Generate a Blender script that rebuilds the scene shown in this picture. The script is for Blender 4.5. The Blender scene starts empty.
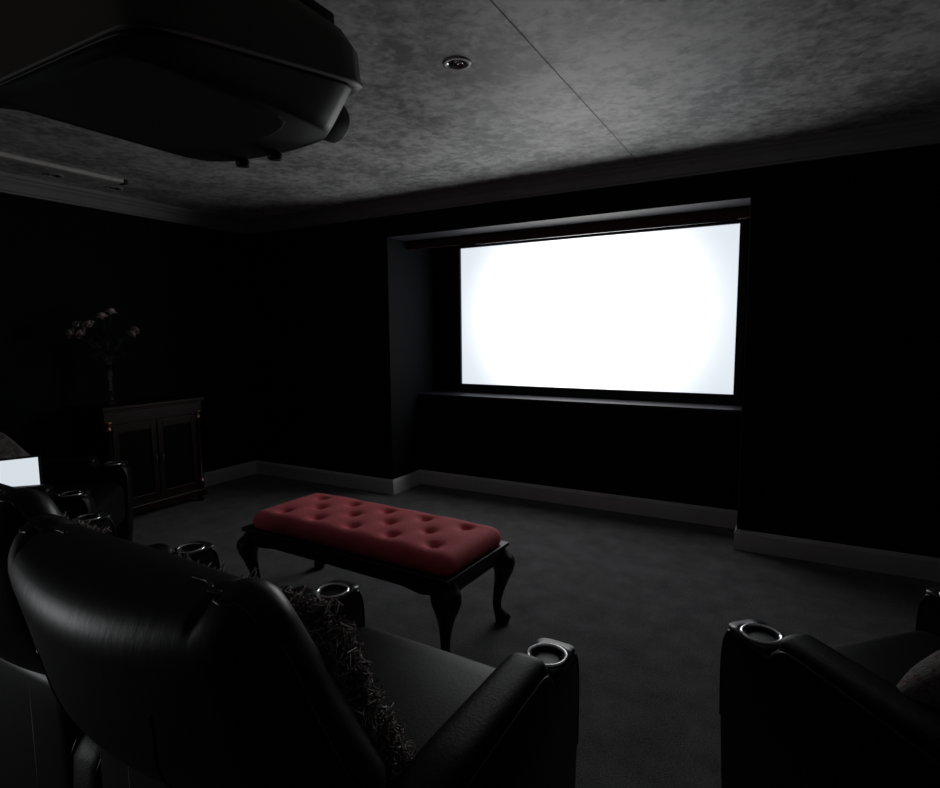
import bpy, bmesh, math, random
from mathutils import Vector, Matrix, Euler
from mathutils.bvhtree import BVHTree
random.seed(7)
C = bpy.context.scene.collection
PI = math.pi
def R(a): return math.radians(a)
def sm(a, b, x):
    t = max(0.0, min(1.0, (x-a)/(b-a))); return t*t*(3-2*t)

# ------------------------------------------------------------------ helpers
def obj(name, bm, mat, parent=None, smooth=True):
    me = bpy.data.meshes.new(name)
    bmesh.ops.recalc_face_normals(bm, faces=bm.faces[:])
    bm.to_mesh(me); bm.free()
    if smooth:
        me.polygons.foreach_set('use_smooth', [True]*len(me.polygons))
    me.materials.append(mat)
    o = bpy.data.objects.new(name, me); C.objects.link(o)
    if parent is not None: o.parent = parent
    return o
def thing(name, label, cat, loc=(0,0,0), rot=(0,0,0), group=None):
    o = bpy.data.objects.new(name, None); C.objects.link(o)
    o.empty_display_size = .1
    o.location = loc; o.rotation_euler = rot
    o['label'] = label; o['category'] = cat
    if group: o['group'] = group
    return o
def tag(o, label, cat, group=None):
    o['label'] = label; o['category'] = cat
    if group: o['group'] = group
    return o
def struct(name, bm, mat, parent=None, smooth=False):
    o = obj(name, bm, mat, parent, smooth)
    if parent is None: o['kind'] = 'structure'
    return o

def box(bm, x0, x1, y0, y1, z0, z1, bev=0.0, seg=2):
    v = [bm.verts.new((x, y, z)) for x in (x0, x1) for y in (y0, y1) for z in (z0, z1)]
    fs = [(0,1,3,2), (4,6,7,5), (0,4,5,1), (2,3,7,6), (0,2,6,4), (1,5,7,3)]
    faces = [bm.faces.new([v[i] for i in f]) for f in fs]
    if bev:
        es = list({e for f in faces for e in f.edges})
        bmesh.ops.bevel(bm, geom=es, offset=bev, segments=seg, profile=.5, affect='EDGES')
def nb(): return bmesh.new()
def bx(*a, **k):
    bm = nb(); box(bm, *a, **k); return bm

def rbox(bm, sx, sy, sz, r, n=(12, 8, 12), deform=None, M=None):
    """rounded box (half sizes) with a dense even surface that deform(p) may move"""
    h = Vector((sx, sy, sz))
    rr = r if isinstance(r, (tuple, list)) else (r, r, r)
    def axis(hh, rad, cnt):
        k = 5
        pts = [-hh + rad*(1-math.cos(i/k*PI/2)) for i in range(k)]
        inner = [-hh+rad + (2*hh-2*rad)*i/cnt for i in range(cnt+1)]
        return pts + inner + [-p for p in reversed(pts)]
    ax = [axis(h[i], rr[i], n[i]) for i in range(3)]
    cache = {}
    def vert(p):
        key = (round(p[0], 6), round(p[1], 6), round(p[2], 6))
        if key in cache: return cache[key]
        q = []; d = []
        for i in range(3):
            lim = h[i]-rr[i]
            c = max(-lim, min(lim, p[i])); q.append(c); d.append((p[i]-c)/rr[i] if rr[i] else 0)
        L = math.sqrt(sum(x*x for x in d))
        if L > 1e-9:
            d = [x/L for x in d]
        v = Vector([q[i]+d[i]*rr[i] for i in range(3)])
        if deform: v = Vector(deform(v))
        if M is not None: v = M @ v
        cache[key] = bm.verts.new(v); return cache[key]
    for a in range(3):
        b, c = (a+1) % 3, (a+2) % 3
        for s in (-1, 1):
            for i in range(len(ax[b])-1):
                for j in range(len(ax[c])-1):
                    quad = []
                    for (u, w) in ((i, j), (i+1, j), (i+1, j+1), (i, j+1)):
                        p = [0, 0, 0]; p[a] = s*h[a]; p[b] = ax[b][u]; p[c] = ax[c][w]
                        vv = vert(p)
                        if vv not in quad: quad.append(vv)
                    if len(quad) > 2:
                        try: bm.faces.new(quad)
                        except ValueError: pass

def tube(bm, pts, rad, seg=8, cap=True):
    pts = [Vector(p) for p in pts]
    n = len(pts)
    rads = rad if isinstance(rad, (list, tuple)) else [rad]*n
    t0 = (pts[1]-pts[0]).normalized()
    up = Vector((0, 0, 1)) if abs(t0.z) < .9 else Vector((1, 0, 0))
    nrm = t0.cross(up).normalized()
    rings = []
    for i in range(n):
        t = (pts[min(i+1, n-1)]-pts[max(i-1, 0)]).normalized()
        nrm = (nrm - t*nrm.dot(t)).normalized()
        b = t.cross(nrm)
        rings.append([bm.verts.new(pts[i]+(nrm*math.cos(k*2*PI/seg)+b*math.sin(k*2*PI/seg))*rads[i]) for k in range(seg)])
    for i in range(n-1):
        for k in range(seg):
            bm.faces.new((rings[i][k], rings[i][(k+1) % seg], rings[i+1][(k+1) % seg], rings[i+1][k]))
    if cap:
        bm.faces.new(rings[0][::-1]); bm.faces.new(rings[-1])
def lathe(bm, prof, seg=24, M=None, close=False):
    rings = []
    for (r, z) in prof:
        ring = []
        for k in range(seg):
            a = k*2*PI/seg
            v = Vector((r*math.cos(a), r*math.sin(a), z))
            if M is not None: v = M @ v
            ring.append(bm.verts.new(v))
        rings.append(ring)
    m = len(rings)
    for i in range(m if close else m-1):
        for k in range(seg):
            bm.faces.new((rings[i][k], rings[i][(k+1) % seg], rings[(i+1) % m][(k+1) % seg], rings[(i+1) % m][k]))
    if not close:
        bm.faces.new(rings[0][::-1]); bm.faces.new(rings[-1])
def loft(bm, secs, cap=True):
    rings = [[bm.verts.new(p) for p in s] for s in secs]
    n = len(rings[0])
    for i in range(len(rings)-1):
        for k in range(n):
            bm.faces.new((rings[i][k], rings[i][(k+1) % n], rings[i+1][(k+1) % n], rings[i+1][k]))
    if cap:
        bm.faces.new(rings[0][::-1]); bm.faces.new(rings[-1])
def prism(bm, poly, fn, a, b):
    """poly: 2D outline; fn(u,v,w) -> point; extruded from w=a to w=b"""
    loft(bm, [[fn(u, v, a) for u, v in poly], [fn(u, v, b) for u, v in poly]])
def spline(pts, n=8):
    pts = [Vector(p) for p in pts]; out = []
    P = [pts[0]*2-pts[1]] + pts + [pts[-1]*2-pts[-2]]
    for i in range(1, len(P)-2):
        for k in range(n):
            t = k/n
            a, b, c, d = P[i-1], P[i], P[i+1], P[i+2]
            out.append(.5*((2*b)+(c-a)*t+(2*a-5*b+4*c-d)*t*t+(3*b-a-3*c+d)*t**3))
    out.append(pts[-1]); return out

# ------------------------------------------------------------------ materials
def mat(name, col, rough=.6, metal=0.0, spec=.5, noise=None, bump=None, sheen=0.0, coat=0.0, emit=None, trans=0.0):
    m = bpy.data.materials.new(name); m.use_nodes = True
    nt = m.node_tree; b = nt.nodes['Principled BSDF']
    b.inputs['Base Color'].default_value = (*col, 1)
    b.inputs['Roughness'].default_value = rough
    b.inputs['Metallic'].default_value = metal
    b.inputs['Specular IOR Level'].default_value = spec
    if sheen:
        b.inputs['Sheen Weight'].default_value = sheen; b.inputs['Sheen Roughness'].default_value = .5
    if coat:
        b.inputs['Coat Weight'].default_value = coat; b.inputs['Coat Roughness'].default_value = .15
    if trans: b.inputs['Transmission Weight'].default_value = trans
    if emit:
        b.inputs['Emission Color'].default_value = (*emit[0], 1); b.inputs['Emission Strength'].default_value = emit[1]
    tc = nt.nodes.new('ShaderNodeTexCoord')
    def tex(scale, detail=4, stretch=(1, 1, 1), rough_=.55):
        mp = nt.nodes.new('ShaderNodeMapping'); mp.inputs['Scale'].default_value = stretch
        nt.links.new(tc.outputs['Object'], mp.inputs['Vector'])
        t = nt.nodes.new('ShaderNodeTexNoise'); t.inputs['Scale'].default_value = scale
        t.inputs['Detail'].default_value = detail; t.inputs['Roughness'].default_value = rough_
        nt.links.new(mp.outputs['Vector'], t.inputs['Vector']); return t
    if noise:   # (scale, colour a, colour b, stretch, lo, hi)
        t = tex(noise[0], 5, noise[3] if len(noise) > 3 else (1, 1, 1))
        cr = nt.nodes.new('ShaderNodeValToRGB')
        lo, hi = (noise[4], noise[5]) if len(noise) > 5 else (.35, .65)
        cr.color_ramp.elements[0].position = lo; cr.color_ramp.elements[1].position = hi
        cr.color_ramp.elements[0].color = (*noise[1], 1); cr.color_ramp.elements[1].color = (*noise[2], 1)
        nt.links.new(t.outputs['Fac'], cr.inputs['Fac']); nt.links.new(cr.outputs['Color'], b.inputs['Base Color'])
    if bump:    # (scale, strength, distance, stretch)
        t2 = tex(bump[0], 6, bump[3] if len(bump) > 3 else (1, 1, 1), .6)
        bp = nt.nodes.new('ShaderNodeBump'); bp.inputs['Strength'].default_value = bump[1]; bp.inputs['Distance'].default_value = bump[2]
        nt.links.new(t2.outputs['Fac'], bp.inputs['Height']); nt.links.new(bp.outputs['Normal'], b.inputs['Normal'])
    return m

M = {}
M['wall'] = mat('navy wall paint', (.0055, .0065, .0095), .8, spec=.12, noise=(60, (.005, .006, .009), (.007, .008, .011)))
M['white'] = mat('satin white skirting paint', (.74, .73, .72), .5, spec=.3, noise=(8, (.71, .70, .69), (.77, .76, .75)))
M['crown'] = mat('grey crown paint', (.36, .36, .36), .6, spec=.2, noise=(8, (.34, .34, .34), (.38, .38, .38)))
M['leather'] = mat('black leather', (.006, .006, .0064), .44, spec=.26, noise=(30, (.005, .005, .0053), (.0075, .0075, .008)), bump=(160, .25, .003))
M['leather_back'] = mat('black grained leather', (.013, .013, .0135), .40, spec=.6, bump=(60, .22, .003, (1, .35, .25)))
M['piping'] = mat('black leather piping', (.02, .02, .02), .32, spec=.6)
M['plate'] = mat('dark cup holder deck', (.03, .03, .032), .32, spec=.6)
M['steel'] = mat('brushed steel ring', (.88, .88, .89), .22, metal=1.0)
M['cup'] = mat('black cup well', (.012, .012, .012), .55)
M['red'] = mat('red velvet', (.84, .145, .17), .75, spec=.2, sheen=.08, noise=(70, (.78, .133, .155), (.90, .157, .185)), bump=(300, .2, .001))
M['mahogany'] = mat('dark mahogany', (.018, .0065, .0045), .35, spec=.3, noise=(6, (.011, .0042, .003), (.026, .0090, .006), (1, 8, 8)))
M['fringe'] = mat('grey brown shaggy yarn', (.45, .40, .385), .85, spec=.1, noise=(90, (.26, .22, .21), (.64, .58, .56)))
M['gilt'] = mat('aged gilt bronze', (.42, .22, .17), .35, metal=1.0)
M['plastic'] = mat('dark projector plastic', (.13, .112, .10), .5, spec=.3)
M['plastic2'] = mat('black projector base', (.009, .009, .0095), .45, spec=.25)
M['rubber'] = mat('black rubber', (.01, .01, .01), .6)
M['doorglass'] = mat('black door panel', (.003, .0025, .0025), .6, spec=.08)
M['lens'] = mat('coated lens glass', (.01, .01, .014), .05, coat=1.0)
M['black'] = mat('matt black frame velvet', (.014, .016, .020), .5, spec=.4)
M['pelmet'] = mat('dark red pelmet', (.13, .042, .038), .4, spec=.4, noise=(5, (.11, .035, .032), (.15, .049, .044), (1, 6, 6)))  # dark red over the whole board, faintly streaked
M['alu'] = mat('polished aluminium', (.6, .6, .62), .25, metal=1.0)
M['chrome'] = mat('chrome reflector', (.75, .75, .76), .12, metal=1.0)
M['ring'] = mat('grey satin ring', (.5, .5, .505), .4, spec=.5)
M['bulb'] = mat('unlit lamp glass', (.6, .6, .6), .1, spec=.8)
M['rail'] = mat('off white rail', (.62, .6, .58), .5, noise=(10, (.58, .56, .54), (.66, .64, .62)))
M['petal'] = mat('pale pink rose petal', (.78, .62, .6), .6, noise=(60, (.68, .48, .47), (.86, .78, .75)))
M['leaf'] = mat('dark green leaf', (.02, .035, .018), .45, noise=(25, (.014, .026, .012), (.03, .05, .026)))
M['stem'] = mat('green stem', (.02, .035, .015), .5)
M['glass'] = mat('clear vase glass', (.85, .88, .9), .04, trans=1.0)
M['brocade'] = mat('grey brocade', (.11, .095, .09), .7, spec=.2, sheen=.2, noise=(22, (.06, .05, .048), (.17, .15, .145), (1, 1, 1), .42, .58), bump=(120, .4, .002))
M['brocade2'] = mat('grey and rose brocade', (.11, .09, .09), .7, spec=.2, sheen=.2, noise=(75, (.11, .035, .035), (.17, .155, .15), (1, 1, 1), .38, .50), bump=(90, .9, .004))
M['lid'] = mat('dark grey laptop shell', (.03, .03, .033), .35, spec=.5)
M['keys'] = mat('black keys', (.01, .01, .011), .5)
M['glow'] = mat('lit laptop screen', (.02, .02, .02), .3, emit=((.80, .87, .93), .84))

def carpet():
    m = mat('charcoal carpet', (.05, .05, .053), .95, spec=.05, bump=(420, .9, .006), sheen=.15)
    nt = m.node_tree; b = nt.nodes['Principled BSDF']; tc = [n for n in nt.nodes if n.type == 'TEX_COORD'][0]
    a = nt.nodes.new('ShaderNodeTexNoise'); a.inputs['Scale'].default_value = 7; a.inputs['Detail'].default_value = 6; a.inputs['Roughness'].default_value = .62
    f = nt.nodes.new('ShaderNodeTexNoise'); f.inputs['Scale'].default_value = 160; f.inputs['Detail'].default_value = 2
    mx = nt.nodes.new('ShaderNodeMath'); mx.operation = 'MULTIPLY_ADD'; mx.inputs[1].default_value = .60
    for t in (a, f): nt.links.new(tc.outputs['Object'], t.inputs['Vector'])
    s = nt.nodes.new('ShaderNodeMath'); s.operation = 'MULTIPLY'; s.inputs[1].default_value = .40
    nt.links.new(a.outputs['Fac'], s.inputs[0]); nt.links.new(f.outputs['Fac'], mx.inputs[0]); nt.links.new(s.outputs[0], mx.inputs[2])
    cr = nt.nodes.new('ShaderNodeValToRGB')
    cr.color_ramp.elements[0].position = .36; cr.color_ramp.elements[1].position = .64
    cr.color_ramp.elements[0].color = (.075, .075, .082, 1); cr.color_ramp.elements[1].color = (.255, .252, .26, 1)
    nt.links.new(mx.outputs[0], cr.inputs['Fac']); nt.links.new(cr.outputs['Color'], b.inputs['Base Color'])
    return m
M['carpet'] = carpet()
def ceiling_paper():
    m = mat('mottled silver ceiling paper', (.4, .4, .4), .5, spec=.3)
    nt = m.node_tree; b = nt.nodes['Principled BSDF']; tc = [n for n in nt.nodes if n.type == 'TEX_COORD'][0]
    w = nt.nodes.new('ShaderNodeTexNoise'); w.inputs['Scale'].default_value = 3.2; w.inputs['Detail'].default_value = 2
    a = nt.nodes.new('ShaderNodeTexNoise'); a.inputs['Scale'].default_value = 19; a.inputs['Detail'].default_value = 5; a.inputs['Roughness'].default_value = .62; a.inputs['Distortion'].default_value = .35
    for t in (w, a): nt.links.new(tc.outputs['Object'], t.inputs['Vector'])
    ad = nt.nodes.new('ShaderNodeMath'); ad.operation = 'MULTIPLY_ADD'; ad.inputs[1].default_value = .35
    s = nt.nodes.new('ShaderNodeMath'); s.operation = 'MULTIPLY'; s.inputs[1].default_value = .65
    nt.links.new(a.outputs['Fac'], s.inputs[0]); nt.links.new(w.outputs['Fac'], ad.inputs[0]); nt.links.new(s.outputs[0], ad.inputs[2])
    cr = nt.nodes.new('ShaderNodeValToRGB')
    cr.color_ramp.elements[0].position = .40; cr.color_ramp.elements[1].position = .60
    cr.color_ramp.elements[0].color = (.32, .32, .322, 1); cr.color_ramp.elements[1].color = (.80, .80, .797, 1)
    nt.links.new(ad.outputs[0], cr.inputs['Fac']); nt.links.new(cr.outputs['Color'], b.inputs['Base Color'])
    bp = nt.nodes.new('ShaderNodeBump'); bp.inputs['Strength'].default_value = .3; bp.inputs['Distance'].default_value = .003
    nt.links.new(a.outputs['Fac'], bp.inputs['Height']); nt.links.new(bp.outputs['Normal'], b.inputs['Normal'])
    return m
M['ceiling'] = ceiling_paper()
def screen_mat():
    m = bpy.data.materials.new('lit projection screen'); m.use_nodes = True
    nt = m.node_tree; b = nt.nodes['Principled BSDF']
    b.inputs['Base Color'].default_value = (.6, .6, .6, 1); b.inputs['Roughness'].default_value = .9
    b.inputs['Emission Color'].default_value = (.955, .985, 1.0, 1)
    # projector light painted into the emission: hot spot in middle, cooler dimmer corners
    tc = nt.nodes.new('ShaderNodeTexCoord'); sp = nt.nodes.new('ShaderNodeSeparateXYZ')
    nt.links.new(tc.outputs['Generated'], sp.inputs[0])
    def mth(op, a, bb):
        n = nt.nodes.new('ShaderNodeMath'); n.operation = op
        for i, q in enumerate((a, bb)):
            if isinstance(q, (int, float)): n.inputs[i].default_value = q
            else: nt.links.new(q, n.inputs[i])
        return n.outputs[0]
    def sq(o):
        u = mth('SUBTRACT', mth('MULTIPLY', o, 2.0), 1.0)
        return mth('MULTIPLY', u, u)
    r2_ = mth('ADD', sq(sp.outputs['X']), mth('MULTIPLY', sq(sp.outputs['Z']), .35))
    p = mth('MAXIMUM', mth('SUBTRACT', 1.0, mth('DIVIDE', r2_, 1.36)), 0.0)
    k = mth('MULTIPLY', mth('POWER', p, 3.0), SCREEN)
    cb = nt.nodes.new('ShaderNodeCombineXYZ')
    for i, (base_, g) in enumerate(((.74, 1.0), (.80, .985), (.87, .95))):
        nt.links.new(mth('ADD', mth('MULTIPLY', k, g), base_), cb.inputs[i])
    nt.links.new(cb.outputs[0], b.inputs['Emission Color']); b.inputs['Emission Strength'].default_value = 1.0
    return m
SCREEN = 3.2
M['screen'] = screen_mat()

# ------------------------------------------------------------------ the room
D, XL, X1, X2 = 3.822, -4.538, -2.881, -.239       # screen wall, left wall, niche sides
DR, DB = .408, .728                                 # lower and upper depth of the niche
HC, ZT, ZS, ZB = 2.397, 2.125, .813, .126
XR, YB = 2.6, -2.4
TW = .12                                            # wall thickness

struct('floor', bx(XL-TW, XR+TW, YB-TW, D+DB+TW, -.08, 0), M['carpet'])
LIGHTS = [(-1.186, 2.048), (-4.253, 2.074), (-4.258, 2.465)]
LR = .040
bm = nb()          # slab whose underside has a round hole for each downlight
ys = sorted({YB-TW, D+DB+TW} | {y+q for _, y in LIGHTS for q in (-.06, .06)}); xs = sorted({XL-TW, XR+TW} | {x+q for x, _ in LIGHTS for q in (-.06, .06)})
xs = [xs[0]] + [-4.32, -4.19, -1.246, -1.126] + [xs[-1]]; ys = [YB-TW, 1.988, 2.14, 2.40, 2.53, D+DB+TW]
vc = {}
def cv(x, y):
    k = (round(x, 5), round(y, 5))
    if k not in vc: vc[k] = bm.verts.new((x, y, HC))
    return vc[k]
for i in range(len(xs)-1):
    for j in range(len(ys)-1):
        cs = [(xs[i], ys[j]), (xs[i+1], ys[j]), (xs[i+1], ys[j+1]), (xs[i], ys[j+1])]
        hole = [l for l in LIGHTS if xs[i] < l[0] < xs[i+1] and ys[j] < l[1] < ys[j+1]]
        if not hole: bm.faces.new([cv(*c) for c in cs]); continue
        hx_, hy_ = hole[0]; n = 32
        ring = [bm.verts.new((hx_+LR*math.cos(k*2*PI/n), hy_+LR*math.sin(k*2*PI/n), HC)) for k in range(n)]
        crn = [cv(xs[i+1], ys[j+1]), cv(xs[i], ys[j+1]), cv(xs[i], ys[j]), cv(xs[i+1], ys[j])]
        for q in range(4):      # quadrant fans
            a0 = q*8
            for k in range(8): bm.faces.new((crn[q], ring[a0+k], ring[(a0+k+1) % n]))
            bm.faces.new((crn[q], ring[(a0+8) % n], crn[(q+1) % 4]))
        top = [bm.verts.new((v.co.x, v.co.y, HC+.07)) for v in ring]
        for k in range(n): bm.faces.new((ring[k], ring[(k+1) % n], top[(k+1) % n], top[k]))
        bm.faces.new(top)
box(bm, XL-TW, XR+TW, YB-TW, D+DB+TW, HC+.08, HC+.12)
struct('ceiling', bm, M['ceiling'])
struct('wall_left', bx(XL-TW, XL, YB-TW, D+DB+TW, 0, HC), M['wall'])
struct('wall_right', bx(XR, XR+TW, YB-TW, D+DB+TW, 0, HC), M['wall'])
struct('wall_rear', bx(XL, XR, YB-TW, YB, 0, HC), M['wall'])
bm = nb()
box(bm, XL, X1, D, D+DB+TW, 0, HC)                  # left of the niche
box(bm, X2, XR, D, D+DB+TW, 0, HC)                  # right of the niche
box(bm, X1, X2, D, D+DB+TW, ZT, HC)                 # above it
box(bm, X1, X2, D+DB, D+DB+TW, ZS, ZT)              # back of the upper niche
box(bm, X1, X2, D+DR, D+DB+TW, 0, ZS)               # lower wall, its top is the sill
struct('wall_screen', bm, M['wall'])
# painted lining of the niche: soffit and sill, dark grey
M['lining'] = mat('dark grey satin paint', (.050, .052, .057), .5, spec=.3, noise=(20, (.045, .047, .052), (.055, .057, .062)))
M['lining2'] = mat('blue black satin paint', (.011, .012, .015), .5, spec=.25, noise=(20, (.010, .011, .014), (.012, .013, .016)))
M['sill'] = mat('dark slate sill paint', (.03, .033, .038), .45, spec=.3, noise=(20, (.027, .03, .035), (.033, .036, .041)))
struct('trim_1', bx(X1+.001, X2-.001, D+.001, D+.26, ZT-.004, ZT+.002), M['lining'])
struct('trim_2', bx(X1+.001, X2-.001, D+DR-.004, D+DB, ZS-.012, ZS+.004), M['sill'])
struct('trim_3', bx(X2-.005, X2+.002, D-.002, D+.02, ZB, ZT), M['lining'])
# ceiling seam
struct('trim_5', bx(-.881, -.877, YB, D-.08, HC-.001, HC+.001), mat('paper seam', (.10, .10, .10), .8))

# crown moulding, one profile run along the walls (profile: out from the wall, down from the ceiling)
prof = [(0, .110), (.014, .110), (.018, .100), (.030, .094), (.036, .082), (.054, .054), (.074, .038), (.080, .028), (.094, .022), (.098, .010), (.098, 0), (0, 0)]
def crown(name, a, b, nx, ny, ma, mb):
    """run from a to b on the wall line; (nx,ny) points into the room; ma, mb are mitre slopes"""
    bm = nb(); d = (Vector(b)-Vector(a)).normalized(); n = Vector((nx, ny))
    secs = []
    for P, s in ((Vector(a), ma), (Vector(b), mb)):
        secs.append([(*(P + n*o + d*(o*s)), HC-h) for o, h in prof])
    loft(bm, secs); return struct(name, bm, M['crown'])
crown('trim_6', (XL, YB), (XL, D), 1, 0, 1, -1)
crown('trim_7', (XL, D), (XR, D), 0, -1, 1, -1)
crown('trim_8', (XR, D), (XR, YB), -1, 0, 1, -1)
crown('trim_9', (XR, YB), (XL, YB), 0, 1, 1, -1)

# baseboards
bprof = [(0, 0), (.018, 0), (.018, .106), (.014, .112), (.010, .122), (.006, .126), (0, .126)]
def base(name, a, b, nx, ny, ma=0, mb=0):
    bm = nb(); d = (Vector(b)-Vector(a)).normalized(); n = Vector((nx, ny))
    secs = [[(*(P + n*o + d*(o*s)), h) for o, h in bprof] for P, s in ((Vector(a), ma), (Vector(b), mb))]
    loft(bm, secs); return struct(name, bm, M['white'])
base('baseboard_left', (XL, YB), (XL, D), 1, 0, 1, -1)
base('baseboard_screen_left', (XL, D), (X1, D), 0, -1, 1, 1)
base('baseboard_niche_left', (X1, D), (X1, D+DR), 1, 0, -1, -1)
base('baseboard_niche', (X1, D+DR), (X2, D+DR), 0, -1, 1, -1)
base('baseboard_niche_right', (X2, D+DR), (X2, D), -1, 0, 1, 1)
base('baseboard_screen_right', (X2, D), (XR, D), 0, -1, -1, -1)
base('baseboard_right', (XR, D), (XR, YB), -1, 0, 1, -1)
base('baseboard_rear', (XR, YB), (XL, YB), 0, 1, 1, -1)

# ------------------------------------------------------------------ projection screen
sx0, sx1, sz0, sz1 = -2.597, -.346, .893, 2.093
sy = D+DB-.03
t = thing('projection_screen', 'large lit white projection screen in a black frame, set into the wall niche', 'screen', ((sx0+sx1)/2, D+DB-.02, ZS+.004))
t_off = Vector(t.location)
def loc(bm, off):
    bmesh.ops.translate(bm, verts=bm.verts, vec=-Vector(off)); return bm
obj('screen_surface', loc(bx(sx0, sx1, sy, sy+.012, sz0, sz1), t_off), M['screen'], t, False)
bm = nb(); fw_, fy0, fy1 = .052, sy-.022, D+DB-.001
fz0 = ZS+.006
box(bm, sx0-fw_, sx0, fy0, fy1, fz0, sz1+.03, .004); box(bm, sx1, sx1+fw_, fy0, fy1, fz0, sz1+.03, .004)
box(bm, sx0, sx1, fy0, fy1, sz1, sz1+.03, .004); box(bm, sx0, sx1, fy0, fy1, fz0, sz0, .004)
obj('frame', loc(bm, t_off), M['black'], t, False)
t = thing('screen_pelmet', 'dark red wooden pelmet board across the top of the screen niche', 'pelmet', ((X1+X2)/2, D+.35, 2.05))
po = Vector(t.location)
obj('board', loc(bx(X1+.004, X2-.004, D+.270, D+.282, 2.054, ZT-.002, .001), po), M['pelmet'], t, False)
bm = nb(); tube(bm, [(X1+.50, D+.276, 2.050), (X2-.09, D+.276, 2.050)], .0045, 8)
obj('bottom_strip', loc(bm, po), M['alu'], t)

# ------------------------------------------------------------------ recliners
def arm_outline():
    # (y, z) side outline of an arm: front bulge, cup deck, arm pad hump, slope to the rear
    return [(.375, .02), (.395, .20), (.405, .36), (.408, .50), (.402, .565), (.390, .592), (.376, .600), (.262, .598),
            (.250, .600), (.240, .612), (.226, .628), (.205, .637), (.16, .638), (.02, .632), (-.15, .620), (-.26, .600), (-.33, .57), (-.355, .53), (-.365, .40), (-.365, .02)]
def make_arm(parent, x, side):
    """arm centred at local x; side=+1/-1 outer side"""
    hw = .050
    # curved sections: loft across the width with rounded top
    secs = []
    out = [Vector((0, y, z)) for y, z in arm_outline()]
    cy, cz = .03, .3
    for u, sh in ((-1, .016), (-.93, .007), (-.8, .002), (-.4, 0), (.4, 0), (.8, .002), (.93, .007), (1, .016)):
        s = []
        for p in out:
            y, z = p.y, p.z
            yy = y - sh*(1 if y > .1 else -1) * (1 if abs(y-cy) > .25 else 0)
            zz = z - sh*(1 if z > .5 else 0)
            s.append((x+u*hw, yy, zz))
        secs.append(s)
    bm = nb(); loft(bm, secs)
    arm = obj('arm', bm, M['leather'], parent)
    # piping along both top edges
    for sgn in (-1, 1):
        bm = nb()
        pts = [(x+sgn*.0475, y-(.008 if y > .1 else 0), z-.008) for y, z in arm_outline()[2:18]]
        tube(bm, spline(pts, 3), .0035, 6)
        obj('piping', bm, M['piping'], arm)
    # pad: slightly swollen cover over the rear part of the arm
    bm = nb()
    def dp(p):
        t_ = (p.y+.24)/.48
        z = p.z + .612 + .020*sm(0, .35, t_+.0) - .02*max(0, -t_) - .006*(p.x/.045)**2
        return (p.x+x-side*.004, p.y-.015, z)
    rbox(bm, .0505, .255, .024, (.03, .03, .02), (6, 14, 2), dp)
    obj('arm_pad', bm, M['leather'], arm)
    # cup holder
    ch = obj('cup_holder', None or _deck(x), M['plate'], parent)
    bm = nb()
    lathe(bm, [(.0375, .604), (.0395, .6075), (.045, .6095), (.0495, .607), (.0505, .602), (.0375, .600)], 36, Matrix.Translation((x, .32, 0)), close=True)
    obj('steel_ring', bm, M['steel'], ch)
    bm = nb()
    lathe(bm, [(.0, .565), (.036, .565), (.0378, .568), (.0378, .606), (.0365, .606), (.0365, .570), (.034, .567), (0.0, .567)], 28, Matrix.Translation((x, .32, 0)), close=False)
    obj('cup_well', bm, M['cup'], ch)
    return arm
def _deck(x):
    bm = nb()
    # flat deck plate with a rim, an opening for the cup
    outer = []; inner = []; n = 40
    for k in range(n):
        a = k*2*PI/n; c, s = math.cos(a), math.sin(a)
        e = 5.0
        q = (abs(c)**e+abs(s)**e)**(-1/e)
        outer.append((x+.051*q*c, .325+.068*q*s)); inner.append((x+.039*c, .32+.039*s))
    loops = [[bm.verts.new((px, py, .594)) for px, py in outer], [bm.verts.new((px, py, .6035)) for px, py in outer],
             [bm.verts.new((px, py, .6035)) for px, py in inner], [bm.verts.new((px, py, .594)) for px, py in inner]]
    for i in range(4):
        A, B = loops[i], loops[(i+1) % 4]
        for k in range(n): bm.faces.new((A[k], A[(k+1) % n], B[(k+1) % n], B[k]))
    return bm

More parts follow.
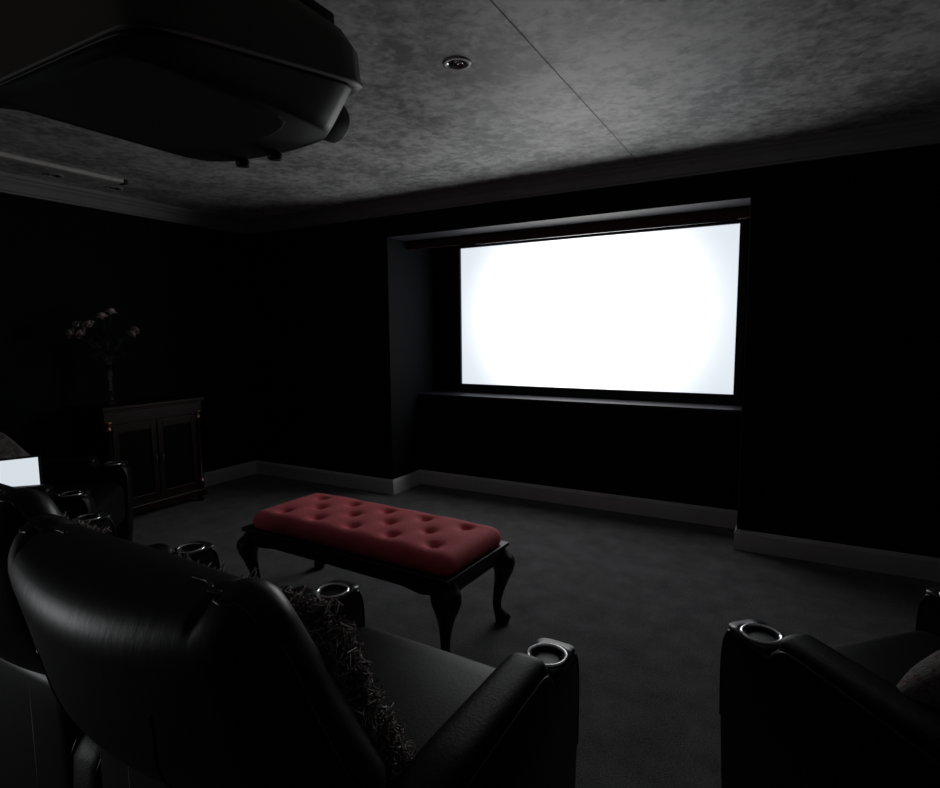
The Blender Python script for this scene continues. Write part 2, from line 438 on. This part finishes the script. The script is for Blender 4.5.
def back_xf(v):
    """backrest frame: local (x, t thickness (+front), h up) -> chair local; leaning back"""
    x, t_, h = v
    lean = R(LEAN)
    o = Vector((0, -.200, .545))
    up = Vector((0, -math.sin(lean), math.cos(lean))); fr = Vector((0, math.cos(lean), math.sin(lean)))
    return o + Vector((x, 0, 0)) + up*h + fr*t_
BW = .308
LEAN = 24
def make_recliner(label, locn, rotz, left=True, right=True, w=.677, group='black leather cinema recliners'):
    t = thing('recliner', label, 'armchair', locn, (0, 0, rotz), group)
    hx = w/2
    sw = hx-.052
    # base, and the upholstered panel closing its rear
    bm = nb(); rbox(bm, sw-.004, .32, .17, .02, (6, 6, 4), lambda p: (p.x, p.y+.01, p.z+.20))
    base_ = obj('base', bm, M['leather'], t)
    bm = nb(); rbox(bm, sw+.004, .03, .325, (.03, .028, .03), (10, 2, 14), lambda p: (p.x, p.y-.325-.010*(1-(p.x/sw)**2)*(p.y < 0), p.z+.36))
    rp = obj('rear_panel', bm, M['leather_back'], t)
    for sxn in (-.16, .16):
        bm = nb(); tube(bm, [(sxn, -.3590, .06), (sxn, -.3605, .30), (sxn, -.3590, .64)], .0030, 6)
        obj('seam', bm, M['cup'], rp)
    for fx in (-1, 1):
        for fy in (-.28, .28):
            bm = nb(); lathe(bm, [(.018, 0), (.022, .004), (.022, .03), (.016, .034)], 16, Matrix.Translation((fx*(sw-.06), fy, 0)))
            obj('foot', bm, M['steel'], t)
    # seat cushion with rolled front
    def ds(p):
        z = p.z
        crown_ = .022*(1-(p.x/sw)**2)*(1-((p.y)/.33)**2)
        fr = sm(.10, .33, p.y)
        if z > 0: z = z + crown_ - .004*fr
        else: z = z - .10*fr
        return (p.x, p.y+.062, z+.440)
    bm = nb(); rbox(bm, sw-.002, .33, .07, (.045, .055, .055), (14, 14, 3), ds)
    obj('seat_cushion', bm, M['leather'], t)
    # backrest: one rolled body, a softer cushion in front of it
    def dshell(p):
        x, t_, h = p.x, p.y, p.z
        k = h/.23
        q = max(0, 1-(x/BW)**2)
        wr = max(0, min(1, .5-.5*t_/.066))
        t2 = t_ + wr*(-.078*q*sm(-1.25, .25, k)*(1-.35*max(0, k)**2) + .030*sm(-.05, .23, h)) + (1-wr)*(.016*q*(1-k*k) - .010*sm(.05, .23, h) + .016*(1-sm(-.22, .06, h)))
        c = .010*math.exp(-((abs(x)-(BW-.082))/.0055)**2)*sm(.15, .215, h)*sm(-.062, -.01, t_) - .013*math.exp(-((abs(x)-(BW-.045))/.035)**2)*sm(.10, .215, h)*sm(-.05, .03, t_)
        top = .008*q*sm(.1, .23, h)
        return back_xf((x*(1-c*.6), t2-.020, h+.306-c*1.2+top))
    bm = nb(); rbox(bm, BW+.004, .066, .235, (.062, .058, .052), (80, 6, 40), dshell)
    bmesh.ops.recalc_face_normals(bm, faces=bm.faces[:])
    bvh = BVHTree.FromBMesh(bm)
    def on_line(pts3, rad):
        ln_ = spline(pts3, 7); b2 = nb(); out = []
        for p in ln_:
            q = bvh.find_nearest(back_xf(p))[0]
            out.append(q)
        tube(b2, out, rad, 6); return b2
    lines = []
    for sgn in (-1, 1):
        lines.append(('piping', on_line([(sgn*x, t_, h) for x, t_, h in ((.165, .010, .60), (.195, .004, .60), (.215, -.012, .585), (.232, -.030, .57), (.256, -.036, .565), (.275, -.030, .56), (.295, -.026, .545), (.33, -.026, .50), (.36, -.022, .42), (.36, -.022, .30), (.36, -.022, .14))], .0027)))
        lines.append(('seam', on_line([(sgn*x, -.2, h) for x, h in ((.165, .44), (.150, .38), (.128, .31), (.112, .25), (.105, .18))], .0020)))
    shell = obj('backrest', bm, M['leather_back'], t)
    for nm, b2 in lines: obj(nm, b2, M['piping'], shell)
    def dcush(p):
        x, t_, h = p.x, p.y, p.z
        q = max(0, 1-(x/.26)**4)
        lum = .020*math.exp(-((h+.13)/.09)**2) + .012
        return back_xf((x, t_ + (lum*q if t_ > 0 else 0) + .030, h+.18))
    bm = nb(); rbox(bm, .262, .030, .26, (.05, .028, .05), (20, 3, 18), dcush)
    obj('back_cushion', bm, M['leather'], t)
    if right: make_arm(t, hx, 1)
    if left: make_arm(t, -hx, -1)
    return t

RW = R(-1.75)
def row_pos(ax, ay):          # cup position of the right arm -> chair origin
    right = Vector((math.cos(RW), math.sin(RW))); fwd = Vector((-math.sin(RW), math.cos(RW)))
    c = Vector((ax, ay)) - right*.3385 - fwd*.32
    return (c.x, c.y, 0)
make_recliner('black leather recliner nearest the camera, seen from behind, with a red fringed pillow', row_pos(-.463, 1.187), RW)
LEAN = 19.5
make_recliner('black leather recliner in the middle of the row, left of the nearest one', row_pos(-1.141, 1.205), RW, True, False)
LEAN = 24
make_recliner('black leather recliner at the far left end of the row, beside the angled chair', row_pos(-1.830, 1.226), RW, True, False)
def corner_chair(cx, cy, a, label):
    a = R(a); fwd = Vector((-math.sin(a), math.cos(a)))
    c = Vector((cx, cy)) - fwd*.32
    return make_recliner(label, (c.x, c.y, 0), a)
LC = corner_chair(-3.21, 1.643, -43.6, 'black leather recliner angled by the left wall, holding the lit laptop')
ra = R(45)
RC = corner_chair(-.031+.3385*math.cos(ra), 1.525+.3385*math.sin(ra), 45, 'black leather recliner at the lower right, turned towards the tufted bench')

# ------------------------------------------------------------------ pillows
def pillow_bm(a, th, deform=None):
    bm = nb(); n = 18
    for s in (-1, 1):
        g = []
        for i in range(n+1):
            row = []
            for j in range(n+1):
                u, v = -1+2*i/n, -1+2*j/n
                x = a*u*(1-.06*(1-v*v)*abs(u)); y = a*v*(1-.06*(1-u*u)*abs(v))
                hgt = th*max(0, (1-u**4)*(1-v**4))**.55
                hgt *= 1+.06*math.sin(5*u+2*v)
                row.append(bm.verts.new((x, s*hgt, y)))
            g.append(row)
        for i in range(n):
            for j in range(n): bm.faces.new((g[i][j], g[i+1][j], g[i+1][j+1], g[i][j+1]))
    bmesh.ops.remove_doubles(bm, verts=bm.verts, dist=1e-5)
    return bm
def fringe_bm(a, count, L):
    """shaggy looped yarn all round the edge"""
    bm = nb(); rnd = random.Random(3)
    for k in range(count):
        s = rnd.random()*4; e = int(s); f = -1+2*(s-e)
        u, v = [(f, 1), (1, -f), (-f, -1), (-1, f)][e]
        ox, oz = [(0, 1), (1, 0), (0, -1), (-1, 0)][e]
        tight = 1-.06*(1-f*f)
        u, v = (u, v*tight) if ox == 0 else (u*tight, v)
        inset = rnd.random()**1.5
        p = Vector((a*u, 0, a*v)) - Vector((ox, 0, oz))*inset*.010
        ys = rnd.choice((-1, 1))*rnd.uniform(.2, 1)
        p.y = ys*(.006+.024*inset)
        d = Vector((ox*.9 + rnd.uniform(-.45, .45), ys*rnd.uniform(.1, .9), oz*.9 + rnd.uniform(-.45, .45))).normalized()
        l = L*rnd.uniform(.55, 1.1)
        rv = lambda k_: Vector((rnd.uniform(-1, 1), rnd.uniform(-1, 1), rnd.uniform(-1.2, .8)))*l*k_
        pts = [p, p+d*l*.3+rv(.22), p+d*l*.6+rv(.32), p+d*l*.82+rv(.34), p+d*l*.78+rv(.36), p+d*l*.6+rv(.40)]
        tube(bm, pts, [.0014, .0017, .0018, .0018, .0016, .0010], 3, True)
    return bm
def fringed_pillow(label, locn, rot, a=.195):
    t = thing('fringed_pillow', label, 'pillow', locn, rot, 'red fringed pillows')
    p = obj('pillow_cover', pillow_bm(a, .075), M['red'], t)
    f = obj('fringe', fringe_bm(a, 9000, .046), M['fringe'], t); f['kind'] = 'stuff'
    return t
fringed_pillow('red pillow with thick grey shaggy fringe on the nearest recliner', (-.765, .662, .742), (R(25), R(-1), RW))
fringed_pillow('red pillow with shaggy fringe mostly hidden on the middle recliner of the row', (-1.445, .690, .724), (R(21), R(-2), RW))
def plain_pillow(label, locn, rot, a, m, name='brocade_pillow'):
    o = obj(name, pillow_bm(a, .08), m); o.location = locn; o.rotation_euler = rot
    tag(o, label, 'pillow'); return o
plain_pillow('grey brocade pillow behind the lit laptop on the left angled recliner', (-3.655, 1.415, .635), (R(22), R(30), R(-55)), .175, M['brocade'])
plain_pillow('grey and rose brocade pillow at the right edge, on the lower right recliner', (.425, 1.415, .645), (R(26), R(40), R(45)), .185, M['brocade2'])

# ------------------------------------------------------------------ laptop
lap = thing('laptop', 'open laptop with a lit white screen on the left angled recliner', 'laptop', (-3.318, 1.272, .512), (0, 0, R(66)))
# local frame: screen faces -y, x to the right as seen by the viewer
obj('keyboard_base', bx(-.165, .165, -.225, 0, 0, .016, .004), M['lid'], lap, False)
bm = nb()
for r_ in range(5):
    for c_ in range(13):
        x0 = -.150+c_*.0232; y0 = -.045-r_*.0225
        box(bm, x0, x0+.019, y0-.018, y0, .016, .0185)
k = obj('keyboard', bm, M['keys'], lap, False); 
lean = Matrix.Rotation(R(-14), 4, 'X')
bm = bx(-.165, .165, -.004, .004, 0, .235, .003); bmesh.ops.transform(bm, matrix=Matrix.Translation((0, .004, .014)) @ lean, verts=bm.verts)
lid = obj('lid', bm, M['lid'], lap, False)
bm = bx(-.153, .153, -.0052, -.0038, .008, .224); bmesh.ops.transform(bm, matrix=Matrix.Translation((0, .004, .014)) @ lean, verts=bm.verts)
obj('display', bm, M['glow'], lid, False)

# ------------------------------------------------------------------ tufted bench
bench = thing('tufted_bench', 'long red button-tufted bench on dark carved cabriole legs', 'bench', (-1.742, 2.116, 0), (0, 0, R(-3.0)))
hl, hwid = .624, .250
btn = [(-.462+.231*i, .125) for i in range(5)] + [(-.3465+.231*i, 0.0) for i in range(4)] + [(-.462+.231*i, -.125) for i in range(5)]
def dcu(p):
    x, y, z = p
    if z > 0:
        edge = max(0, (1-(x/hl)**6)*(1-(y/hwid)**6))
        z += .016*edge
        for bx_, by_ in btn:
            d2 = ((x-bx_)**2+(y-by_)**2)
            z -= .024*math.exp(-d2/.0008) + .010*math.exp(-d2/.005)
    return (x+.008, y+.004, z+.413)
bm = nb(); rbox(bm, hl-.014, hwid-.012, .047, (.055, .066, .046), (84, 32, 2), dcu)
cu = obj('cushion', bm, M['red'], bench)
for bx_, by_ in btn:
    bm = nb(); lathe(bm, [(.001, -.004), (.009, -.003), (.0105, 0), (.008, .0035), (.003, .005), (.0005, .005)], 12, Matrix.Translation((bx_+.008, by_+.004, .4440)))
    obj('button', bm, M['red'], cu)
bm = nb()
box(bm, -hl-.006, hl+.006, -hwid-.006, hwid+.006, .366, .386, .006)
fr_ = obj('frame', bm, M['mahogany'], bench, False)
def apron(px, py, half, axis, s):
    bm = nb(); n = 24; out = []
    for i in range(n+1):
        u = -1+2*i/n
        out.append((u*half, .318+.018*max(0, 1-abs(abs(u)-.82)/.18)*-1))
    poly = [(u, z) for u, z in out] + [(half, .370), (-half, .370)]
    if axis == 'x': prism(bm, poly, lambda u, v, w: (u, w, v), s*(hwid-.002), s*(hwid-.024))
    else: prism(bm, poly, lambda u, v, w: (w, u, v), s*(hl-.002), s*(hl-.024))
    return bm
def bead(a, b, n):
    bm = nb()
    for i in range(n):
        p = Vector(a).lerp(Vector(b), (i+.5)/n); d = (Vector(b)-Vector(a)).normalized()
        q = (d*.75+Vector((0, 0, 1))*.5).normalized(); L_ = (Vector(b)-Vector(a)).length/n*.95
        tube(bm, [p-q*L_*.65, p-q*L_*.3, p+q*L_*.3, p+q*L_*.65], [.001, .0048, .0048, .001], 6)
    tube(bm, [Vector(a), Vector(b)], .0032, 6)
    return bm
e = .001
for s in (-1, 1):
    ap = obj('apron', apron(0, 0, hl-.03, 'x', s), M['mahogany'], bench, False)
    obj('carved_bead', bead((-hl+.05, s*(hwid+e), .322), (hl-.05, s*(hwid+e), .322), 80), M['mahogany'], ap)
    ap = obj('apron', apron(0, 0, hwid-.03, 'y', s), M['mahogany'], bench, False)
    obj('carved_bead', bead((s*(hl+e), -hwid+.05, .322), (s*(hl+e), hwid-.05, .322), 28), M['mahogany'], ap)
def cabriole(sx, sy_):
    bm = nb()
    d = Vector((sx, sy_, 0)).normalized(); side = Vector((-d.y, d.x, 0))
    cx, cy = sx*(hl-.045), sy_*(hwid-.045)
    # (z, outward shift, radius across, radius along)
    pr = [(.372, .000, .040, .040), (.345, .010, .052, .050), (.318, .030, .063, .058), (.29, .042, .062, .056), (.255, .043, .049, .046), (.21, .033, .034, .033), (.16, .020, .026, .026),
          (.11, .010, .0205, .0205), (.075, .011, .0195, .020), (.055, .020, .022, .025), (.040, .031, .029, .033), (.022, .037, .033, .037), (.008, .037, .029, .033), (.0, .036, .022, .026)]
    secs = []
    for i in range(len(pr)-1):
        for k in range(3):
            f = k/3; a, b = pr[i], pr[i+1]
            secs.append([a[j]+(b[j]-a[j])*f for j in range(4)])
    secs.append(list(pr[-1]))
    n = 20; S = []
    for z, sh, ra_, rb in secs:
        ring = []
        for k_ in range(n):
            a = k_*2*PI/n
            lobes = 1.0
            if z < .045: lobes = 1+.10*max(0, math.cos(5*a))          # claw toes
            elif .25 < z < .335: lobes = 1+.05*math.cos(6*a)*math.sin((z-.25)/.085*PI)   # carved knee
            p = Vector((cx, cy, z)) + d*(sh+rb*lobes*math.cos(a)) + side*(ra_*lobes*math.sin(a))
            ring.append(p)
        S.append(ring)
    loft(bm, S)
    # scroll ears beside the knee
    for q in (Vector((-sx, 0, 0)), Vector((0, -sy_, 0))):
        pts = [Vector((cx, cy, .318))+q*.035+d*.012, Vector((cx, cy, .312))+q*.055+d*.008, Vector((cx, cy, .300))+q*.074+d*.004, Vector((cx, cy, .290))+q*.072+d*.004]
        tube(bm, spline(pts, 3), [.024, .024, .023, .022, .020, .018, .015, .013, .011, .008], 8)
    lg = obj('leg', bm, M['mahogany'], bench)
    return lg
for sx in (-1, 1):
    for sy_ in (-1, 1): cabriole(sx, sy_)

# ------------------------------------------------------------------ projector
PX, PY, PZ = -1.162, .83, 1.810
pr_ = thing('projector', 'large dark ceiling-hung projector at the upper left, seen from below', 'projector', (PX, PY, PZ))
def outline(x0, x1, y0, y1, rnd, z, bow=.0):
    """rounded outline; z may be a function of (x, y); bow pushes the front forward in the middle"""
    pts = []; n = 64
    cx, cy, hx, hy = (x0+x1)/2, (y0+y1)/2, (x1-x0)/2, (y1-y0)/2
    for k in range(n):
        a = k*2*PI/n; c, s = math.cos(a), math.sin(a)
        q = (abs(c)**rnd+abs(s)**rnd)**(-1/rnd)
        x = cx+hx*q*c; y = cy+hy*q*s
        if y > cy: y += bow*(1-((x-cx)/hx)**2)*((y-cy)/hy)
        pts.append(Vector((x, y, z(x, y) if callable(z) else z)))
    return pts
RL = lambda dz: (lambda x, y: .006+dz+.088*max(0, min(1, (y+.27)/.50)))      # the parting ridge climbs towards the front
bm = nb()
loft(bm, [outline(-.235, .225, -.262, .235, 8, 0, .035), outline(-.246, .236, -.270, .250, 8, lambda x, y: .004+.02*max(0, (y+.27)/.5), .035),
          outline(-.280, .288, -.276, .242, 12, RL(-.008), .03), outline(-.283, .291, -.277, .244, 12, RL(0), .03)])
obj('lower_housing', bm, M['plastic2'], pr_)
bm = nb()
loft(bm, [outline(-.280, .288, -.274, .244, 12, RL(-.002), .03), outline(-.293, .303, -.280, .258, 16, RL(0), .03), outline(-.293, .303, -.280, .258, 16, RL(.005), .03),
          outline(-.290, .302, -.279, .256, 14, RL(.012), .03), outline(-.288, .298, -.278, .252, 14, lambda x, y: .165, .03), outline(-.280, .288, -.270, .232, 12, .192, .03), outline(-.25, .255, -.25, .19, 8, .206, .02)])
obj('upper_housing', bm, M['plastic'], pr_)
bm = nb()
loft(bm, [outline(-.205, .195, -.235, .115, 10, -.003, .05), outline(-.214, .204, -.245, .124, 10, .002, .05)])
obj('bottom_panel', bm, M['rubber'], pr_, False)
rot = Matrix.Translation((.158, .252, .056)) @ Matrix.Rotation(R(-90), 4, 'X')
bm = nb(); lathe(bm, [(.0, -.05), (.045, -.05), (.047, .0), (.047, .048), (.044, .054), (.0425, .054), (.040, .040), (.0, .036)], 32, rot)
ln = obj('lens_barrel', bm, M['rubber'], pr_)
bm = nb(); lathe(bm, [(0, .036), (.03, .038), (.0395, .043), (.0395, .040), (0, .033)], 28, rot); obj('lens', bm, M['lens'], ln)
for fx in (-.130, -.010):
    bm = nb(); lathe(bm, [(.006, -.016), (.018, -.015), (.019, -.003), (.012, .004), (.012, .03)], 18, Matrix.Translation((fx, .262, 0))); obj('adjuster_knob', bm, M['rubber'], pr_)
bm = nb(); lathe(bm, [(.004, -.004), (.010, -.0035), (.011, .004), (.011, .03)], 14, Matrix.Translation((.10, .262, .01))); obj('lens_release', bm, M['rubber'], pr_)
for (fx, fy) in ((.222, .145), (.222, -.17), (-.222, .145), (-.222, -.17)):
    bm = nb(); box(bm, fx-.05, fx+.05, fy-.040, fy+.040, .195, .228, .006)
    tube(bm, spline([(fx+.035, fy-.038, .214), (fx+.036, fy-.055, .220), (fx+.03, fy-.072, .216), (fx+.02, fy-.078, .210), (fx+.02, fy-.06, .204), (fx+.03, fy-.038, .206)], 4), .006, 8)
    obj('mounting_foot', bm, M['plastic2'], pr_)
bm = nb()
tube(bm, [(-.222, -.17, .230), (0, -.05, .231), (.222, .145, .230)], .012, 8); tube(bm, [(.222, -.17, .230), (0, -.05, .233), (-.222, .145, .230)], .012, 8)
lathe(bm, [(.05, .225), (.05, .247), (.025, .252), (.025, .54), (.07, .55), (.07, HC-PZ-.001)], 20, Matrix.Translation((0, -.05, 0)))
obj('ceiling_mount', bm, M['rubber'], pr_)

# ------------------------------------------------------------------ downlights and rail
def downlight(label, x, y):
    r = LR
    t = thing('downlight', label, 'ceiling light', (x, y, HC), (0, 0, 0), 'recessed ceiling downlights')
    bm = nb(); lathe(bm, [(r*.97, .002), (r*.97, -.002), (r*1.05, -.006), (r*1.30, -.005), (r*1.42, -.0012), (r*1.42, -.0004)], 40, close=True)
    obj('trim_ring', bm, M['ring'], t)
    bm = nb(); lathe(bm, [(r*.96, -.001), (r*.85, .017), (r*.72, .034), (r*.5, .052), (r*.3, .060), (r*.3, .061), (r*.52, .054), (r*.74, .035), (r*.87, .017), (r*.98, -.001)], 40, close=True)
    obj('reflector', bm, M['chrome'], t)
    bm = nb(); lathe(bm, [(0, -.007), (r*.14, -.005), (r*.24, .004), (r*.29, .022), (r*.27, .034), (r*.2, .066), (0, .066)], 20)
    obj('lamp', bm, M['steel'], t)
    return t
downlight('recessed chrome downlight in the middle of the ceiling, right of the projector', -1.186, 2.048)
downlight('small recessed downlight near the left wall, the one nearer the camera', -4.253, 2.074)
downlight('small recessed downlight near the left wall, the one nearer the screen', -4.258, 2.465)
bm = nb(); box(bm, -4.015, -3.955, -1.0, 2.36, HC-.028, HC-.001, .006)
rail = thing('ceiling_rail', 'pale rail running along the ceiling beside the two small downlights', 'rail', (-3.985, .68, HC))
obj('rail_body', loc(bm, (-3.985, .68, HC)), M['rail'], rail)
bm = nb(); box(bm, -4.018, -3.952, 2.36, 2.385, HC-.032, HC-.001, .004); obj('end_cap', loc(bm, (-3.985, .68, HC)), M['rubber'], rail)

# ------------------------------------------------------------------ sideboard
sb0 = Vector((-4.33, 2.60, 0))
sb = thing('sideboard', 'dark wood sideboard with two doors and gilt mounts by the left wall', 'sideboard', sb0)
SX0, SX1, SY0, SY1 = -.185, .155, -.385, .385           # local: front faces +x
obj('carcass', bx(SX0, SX1, SY0+.02, SY1-.02, .10, .80, .003), M['mahogany'], sb, False)
bm = nb(); box(bm, SX0, SX1+.045, SY0-.015, SY1+.015, .83, .855, .006); box(bm, SX0, SX1+.032, SY0-.005, SY1+.005, .815, .83, .004)
obj('top', bm, M['mahogany'], sb, False)
bm = nb(); box(bm, SX0, SX1+.020, SY0+.004, SY1-.004, .725, .815, .003); obj('frieze', bm, M['mahogany'], sb, False)
bm = nb(); box(bm, SX0, SX1+.030, SY0, SY1, .045, .105, .005); obj('plinth', bm, M['mahogany'], sb, False)
for y in (SY0+.035, SY1-.035):
    for x in (SX0+.04, SX1-.005):
        bm = nb(); lathe(bm, [(.022, 0), (.026, .006), (.026, .035), (.02, .045)], 16, Matrix.Translation((x, y, 0))); obj('foot', bm, M['mahogany'], sb)
    bm = nb(); lathe(bm, [(.026, .105), (.026, .16), (.022, .165), (.021, .45), (.019, .69), (.023, .695), (.023, .725)], 20, Matrix.Translation((SX1+.004, y, 0)))
    col = obj('column', bm, M['mahogany'], sb)
    bm = nb(); T = Matrix.Translation((SX1+.004, y, 0))
    lathe(bm, [(.022, .655), (.027, .658), (.027, .666), (.023, .670), (.024, .690), (.029, .705), (.031, .712), (.031, .722), (.024, .724)], 20, T @ Matrix.Translation((0, 0, .028)), close=True); obj('capital_mount', bm, M['gilt'], col)
    bm = nb(); lathe(bm, [(.024, .110), (.031, .112), (.031, .126), (.026, .131), (.028, .142), (.024, .150)], 20, T @ Matrix.Translation((0, 0, .05)), close=True); obj('base_mount', bm, M['gilt'], col)
for s in (-1, 1):
    y0, y1 = sorted((s*.004, s*.325))
    bm = nb(); w_ = .042
    box(bm, SX1, SX1+.016, y0, y0+w_, .115, .715, .002); box(bm, SX1, SX1+.016, y1-w_, y1, .115, .715, .002)
    box(bm, SX1, SX1+.016, y0+w_, y1-w_, .115, .17, .002); box(bm, SX1, SX1+.016, y0+w_, y1-w_, .66, .715, .002)
    dr = obj('door', bm, M['mahogany'], sb, False)
    obj('door_panel', bx(SX1+.001, SX1+.007, y0+w_, y1-w_, .17, .66, .001), M['doorglass'], dr, False)
    bm = nb(); y = s*.025
    tube(bm, spline([(SX1+.016, y, .455), (SX1+.034, y, .450), (SX1+.036, y, .42), (SX1+.034, y, .39), (SX1+.016, y, .385)], 4), .004, 8)
    obj('handle', bm, M['gilt'], dr)

# ------------------------------------------------------------------ vase with roses
VX, VY, VZ = -4.30, 2.365, .856
v = obj('bud_vase', nb(), M['glass'])
bm = nb(); lathe(bm, [(.0, 0), (.045, 0), (.047, .006), (.020, .018), (.012, .04), (.012, .07), (.018, .10), (.022, .20), (.027, .29), (.025, .29), (.020, .20), (.016, .105), (.006, .085), (0, .083)], 28)
bpy.data.objects.remove(v); v = obj('bud_vase', bm, M['glass']); v.location = (VX, VY, VZ)
tag(v, 'slim clear glass vase of roses standing on the sideboard', 'vase')
def rose_bm(r):
    bm = nb(); rnd = random.Random(5)
    for layer, (nr, rad, ht, op) in enumerate(((3, .35, 1.0, .1), (4, .6, .95, .25), (5, .85, .82, .45), (5, 1.05, .6, .8))):
        for k in range(nr):
            a0 = k*2*PI/nr + layer*.6
            g = []
            for i in range(5):
                row = []
                for j in range(5):
                    u = -1+2*i/4; w = j/4
                    a = a0+u*(PI/nr)*1.25
                    rr = r*rad*(.25+.75*math.sin(w*PI/2)) + r*op*.35*w*w
                    z = r*(ht*w*1.3 - .25*u*u*w - .4*op*w*w*w)
                    row.append(bm.verts.new((rr*math.cos(a), rr*math.sin(a), z)))
                g.append(row)
            for i in range(4):
                for j in range(4): bm.faces.new((g[i][j], g[i+1][j], g[i+1][j+1], g[i][j+1]))
    lathe(bm, [(0.001, -.25*r), (.25*r, -.15*r), (.35*r, .1*r), (.3*r, .9*r), (.01, 1.05*r)], 10)
    return bm
def leaf_into(bm, p, d, L, up=Vector((0, 0, 1))):
    d = d.normalized(); s = d.cross(up); s = s.normalized() if s.length > .01 else Vector((1, 0, 0)); nrm = s.cross(d)
    rows = []
    for i in range(6):
        w = i/5; hw_ = L*.28*math.sin(PI*min(1, w*.95+.05))**.8 if w < 1 else .0005
        c = p+d*L*w - up*L*.25*w*w
        rows.append([bm.verts.new(c-s*hw_+nrm*hw_*.25), bm.verts.new(c), bm.verts.new(c+s*hw_+nrm*hw_*.25)])
    for i in range(5):
        for j in range(2): bm.faces.new((rows[i][j], rows[i][j+1], rows[i+1][j+1], rows[i+1][j]))
def flower(label, y, z, dx, r, name='rose', seed=0):
    """head at world (VX+dx, y, z) on a stem out of the vase"""
    rnd = random.Random(seed)
    t = thing(name, label, 'flower', (VX, VY, VZ+.095), (0, 0, 0), 'pale roses in the vase')
    h = Vector((dx, y-VY, z-VZ-.095))
    oa = rnd.uniform(0, 6.28); b0 = Vector((.006*math.cos(oa), .006*math.sin(oa), 0)); neck = Vector((h.x*.04+.009*math.cos(oa), h.y*.04+.009*math.sin(oa), .19))
    pts = spline([b0, neck, neck.lerp(h, .45)+Vector((0, 0, .05)), h], 5)
    bm = nb(); tube(bm, pts, .0022, 6); st = obj('stem', bm, M['stem'], t)
    bm = rose_bm(r); d = (pts[-1]-pts[-3]).normalized()
    q = Vector((0, 0, 1)).rotation_difference(d).to_matrix().to_4x4()
    bmesh.ops.transform(bm, matrix=Matrix.Translation(h) @ q, verts=bm.verts); obj('bloom', bm, M['petal'], t)
    for k in range(4):
        p = pts[7+k*2] if 7+k*2 < len(pts) else pts[-2]
        bm = nb(); leaf_into(bm, p, Vector((rnd.uniform(-1, 1), rnd.uniform(-1, 1), .5)), .065); obj('leaf', bm, M['leaf'], t)
fl = [('palest rose at the far left of the bouquet', 2.135, 1.365, .0, .030), ('rose second from the left, low in the bouquet', 2.19, 1.362, .02, .030),
      ('half hidden dim rose behind the left roses', 2.20, 1.425, -.05, .026), ('rose third from the left, facing the screen light', 2.235, 1.420, .03, .034),
      ('rose left of the topmost one in the bouquet', 2.34, 1.478, .0, .032), ('topmost rose of the bouquet', 2.40, 1.512, .0, .031),
      ('lower rose on the right side of the bouquet', 2.515, 1.352, .02, .030), ('rose at the far right of the bouquet', 2.565, 1.385, -.01, .029)]
for i, (lb, y, z, dx, r) in enumerate(fl): flower(lb, y, z, dx, r, 'rose', i)
gr = [('leafy dark green sprig hanging out to the right of the vase', (2.53, 1.19), 1), ('leafy dark green sprig reaching left of the vase', (2.20, 1.22), 2),
      ('leafy dark green sprig upright in the middle of the bouquet', (2.36, 1.38), 3), ('leafy dark green sprig behind the right roses', (2.48, 1.30), 4)]
for lb, (y, z), sd in gr:
    rnd = random.Random(sd*11)
    t = thing('leafy_sprig', lb, 'foliage', (VX, VY, VZ+.095), (0, 0, 0), 'green sprigs in the vase')
    h = Vector((rnd.uniform(-.06, .06), y-VY, z-VZ-.095))
    oa = sd*1.6; b0 = Vector((.005*math.cos(oa), .005*math.sin(oa), 0)); neck = Vector((.008*math.cos(oa), .008*math.sin(oa), .2))
    pts = spline([b0, neck, neck.lerp(h, .5)+Vector((0, 0, .06)), h], 6)
    bm = nb(); tube(bm, pts, .002, 5); obj('stem', bm, M['stem'], t)
    for p in pts[7:]:
        bm = nb(); leaf_into(bm, p, Vector((rnd.uniform(-1, 1), rnd.uniform(-1, 1), rnd.uniform(-.2, .6))), .06); obj('leaf', bm, M['leaf'], t)

# ------------------------------------------------------------------ light, world, camera
w = bpy.data.worlds.new('World'); bpy.context.scene.world = w; w.use_nodes = True
w.node_tree.nodes['Background'].inputs['Color'].default_value = (0, 0, 0, 1)
w.node_tree.nodes['Background'].inputs['Strength'].default_value = 0
def lamp(name, kind, locn, energy, col, size=.3, rot=(0, 0, 0)):
    l = bpy.data.lights.new(name, kind); l.energy = energy; l.color = col
    if kind == 'AREA': l.size = size
    o = bpy.data.objects.new(name, l); C.objects.link(o); o.location = locn; o.rotation_euler = rot; return o
rl = lamp('rear_light', 'AREA', (-3.9, -1.3, .62), 1.5, (.95, .97, 1), .8, (R(90), 0, R(-59))); rl.data.spread = R(75)

cam = bpy.data.cameras.new('Camera'); co = bpy.data.objects.new('Camera', cam); C.objects.link(co)
f, pitch, yaw, roll = 575.03, R(-6.066), R(29.122), R(-.498)
fwv = Vector((-math.sin(yaw)*math.cos(pitch), math.cos(yaw)*math.cos(pitch), math.sin(pitch)))
r0 = Vector((math.cos(yaw), math.sin(yaw), 0)); u0 = r0.cross(fwv)
r2 = r0*math.cos(roll)+u0*math.sin(roll); u2 = u0*math.cos(roll)-r0*math.sin(roll)
mt = Matrix((r2, u2, -fwv)).transposed().to_4x4(); mt.translation = (0, 0, 1.35)
co.matrix_world = mt
cam.sensor_width = 36; cam.sensor_fit = 'HORIZONTAL'; cam.lens = f/940*36; cam.clip_start = .02
sc = bpy.context.scene; sc.camera = co
sc.view_settings.view_transform = 'Standard'; sc.view_settings.look = 'None'
sc.view_settings.exposure = 0; sc.view_settings.gamma = 1; sc.view_settings.use_curve_mapping = False
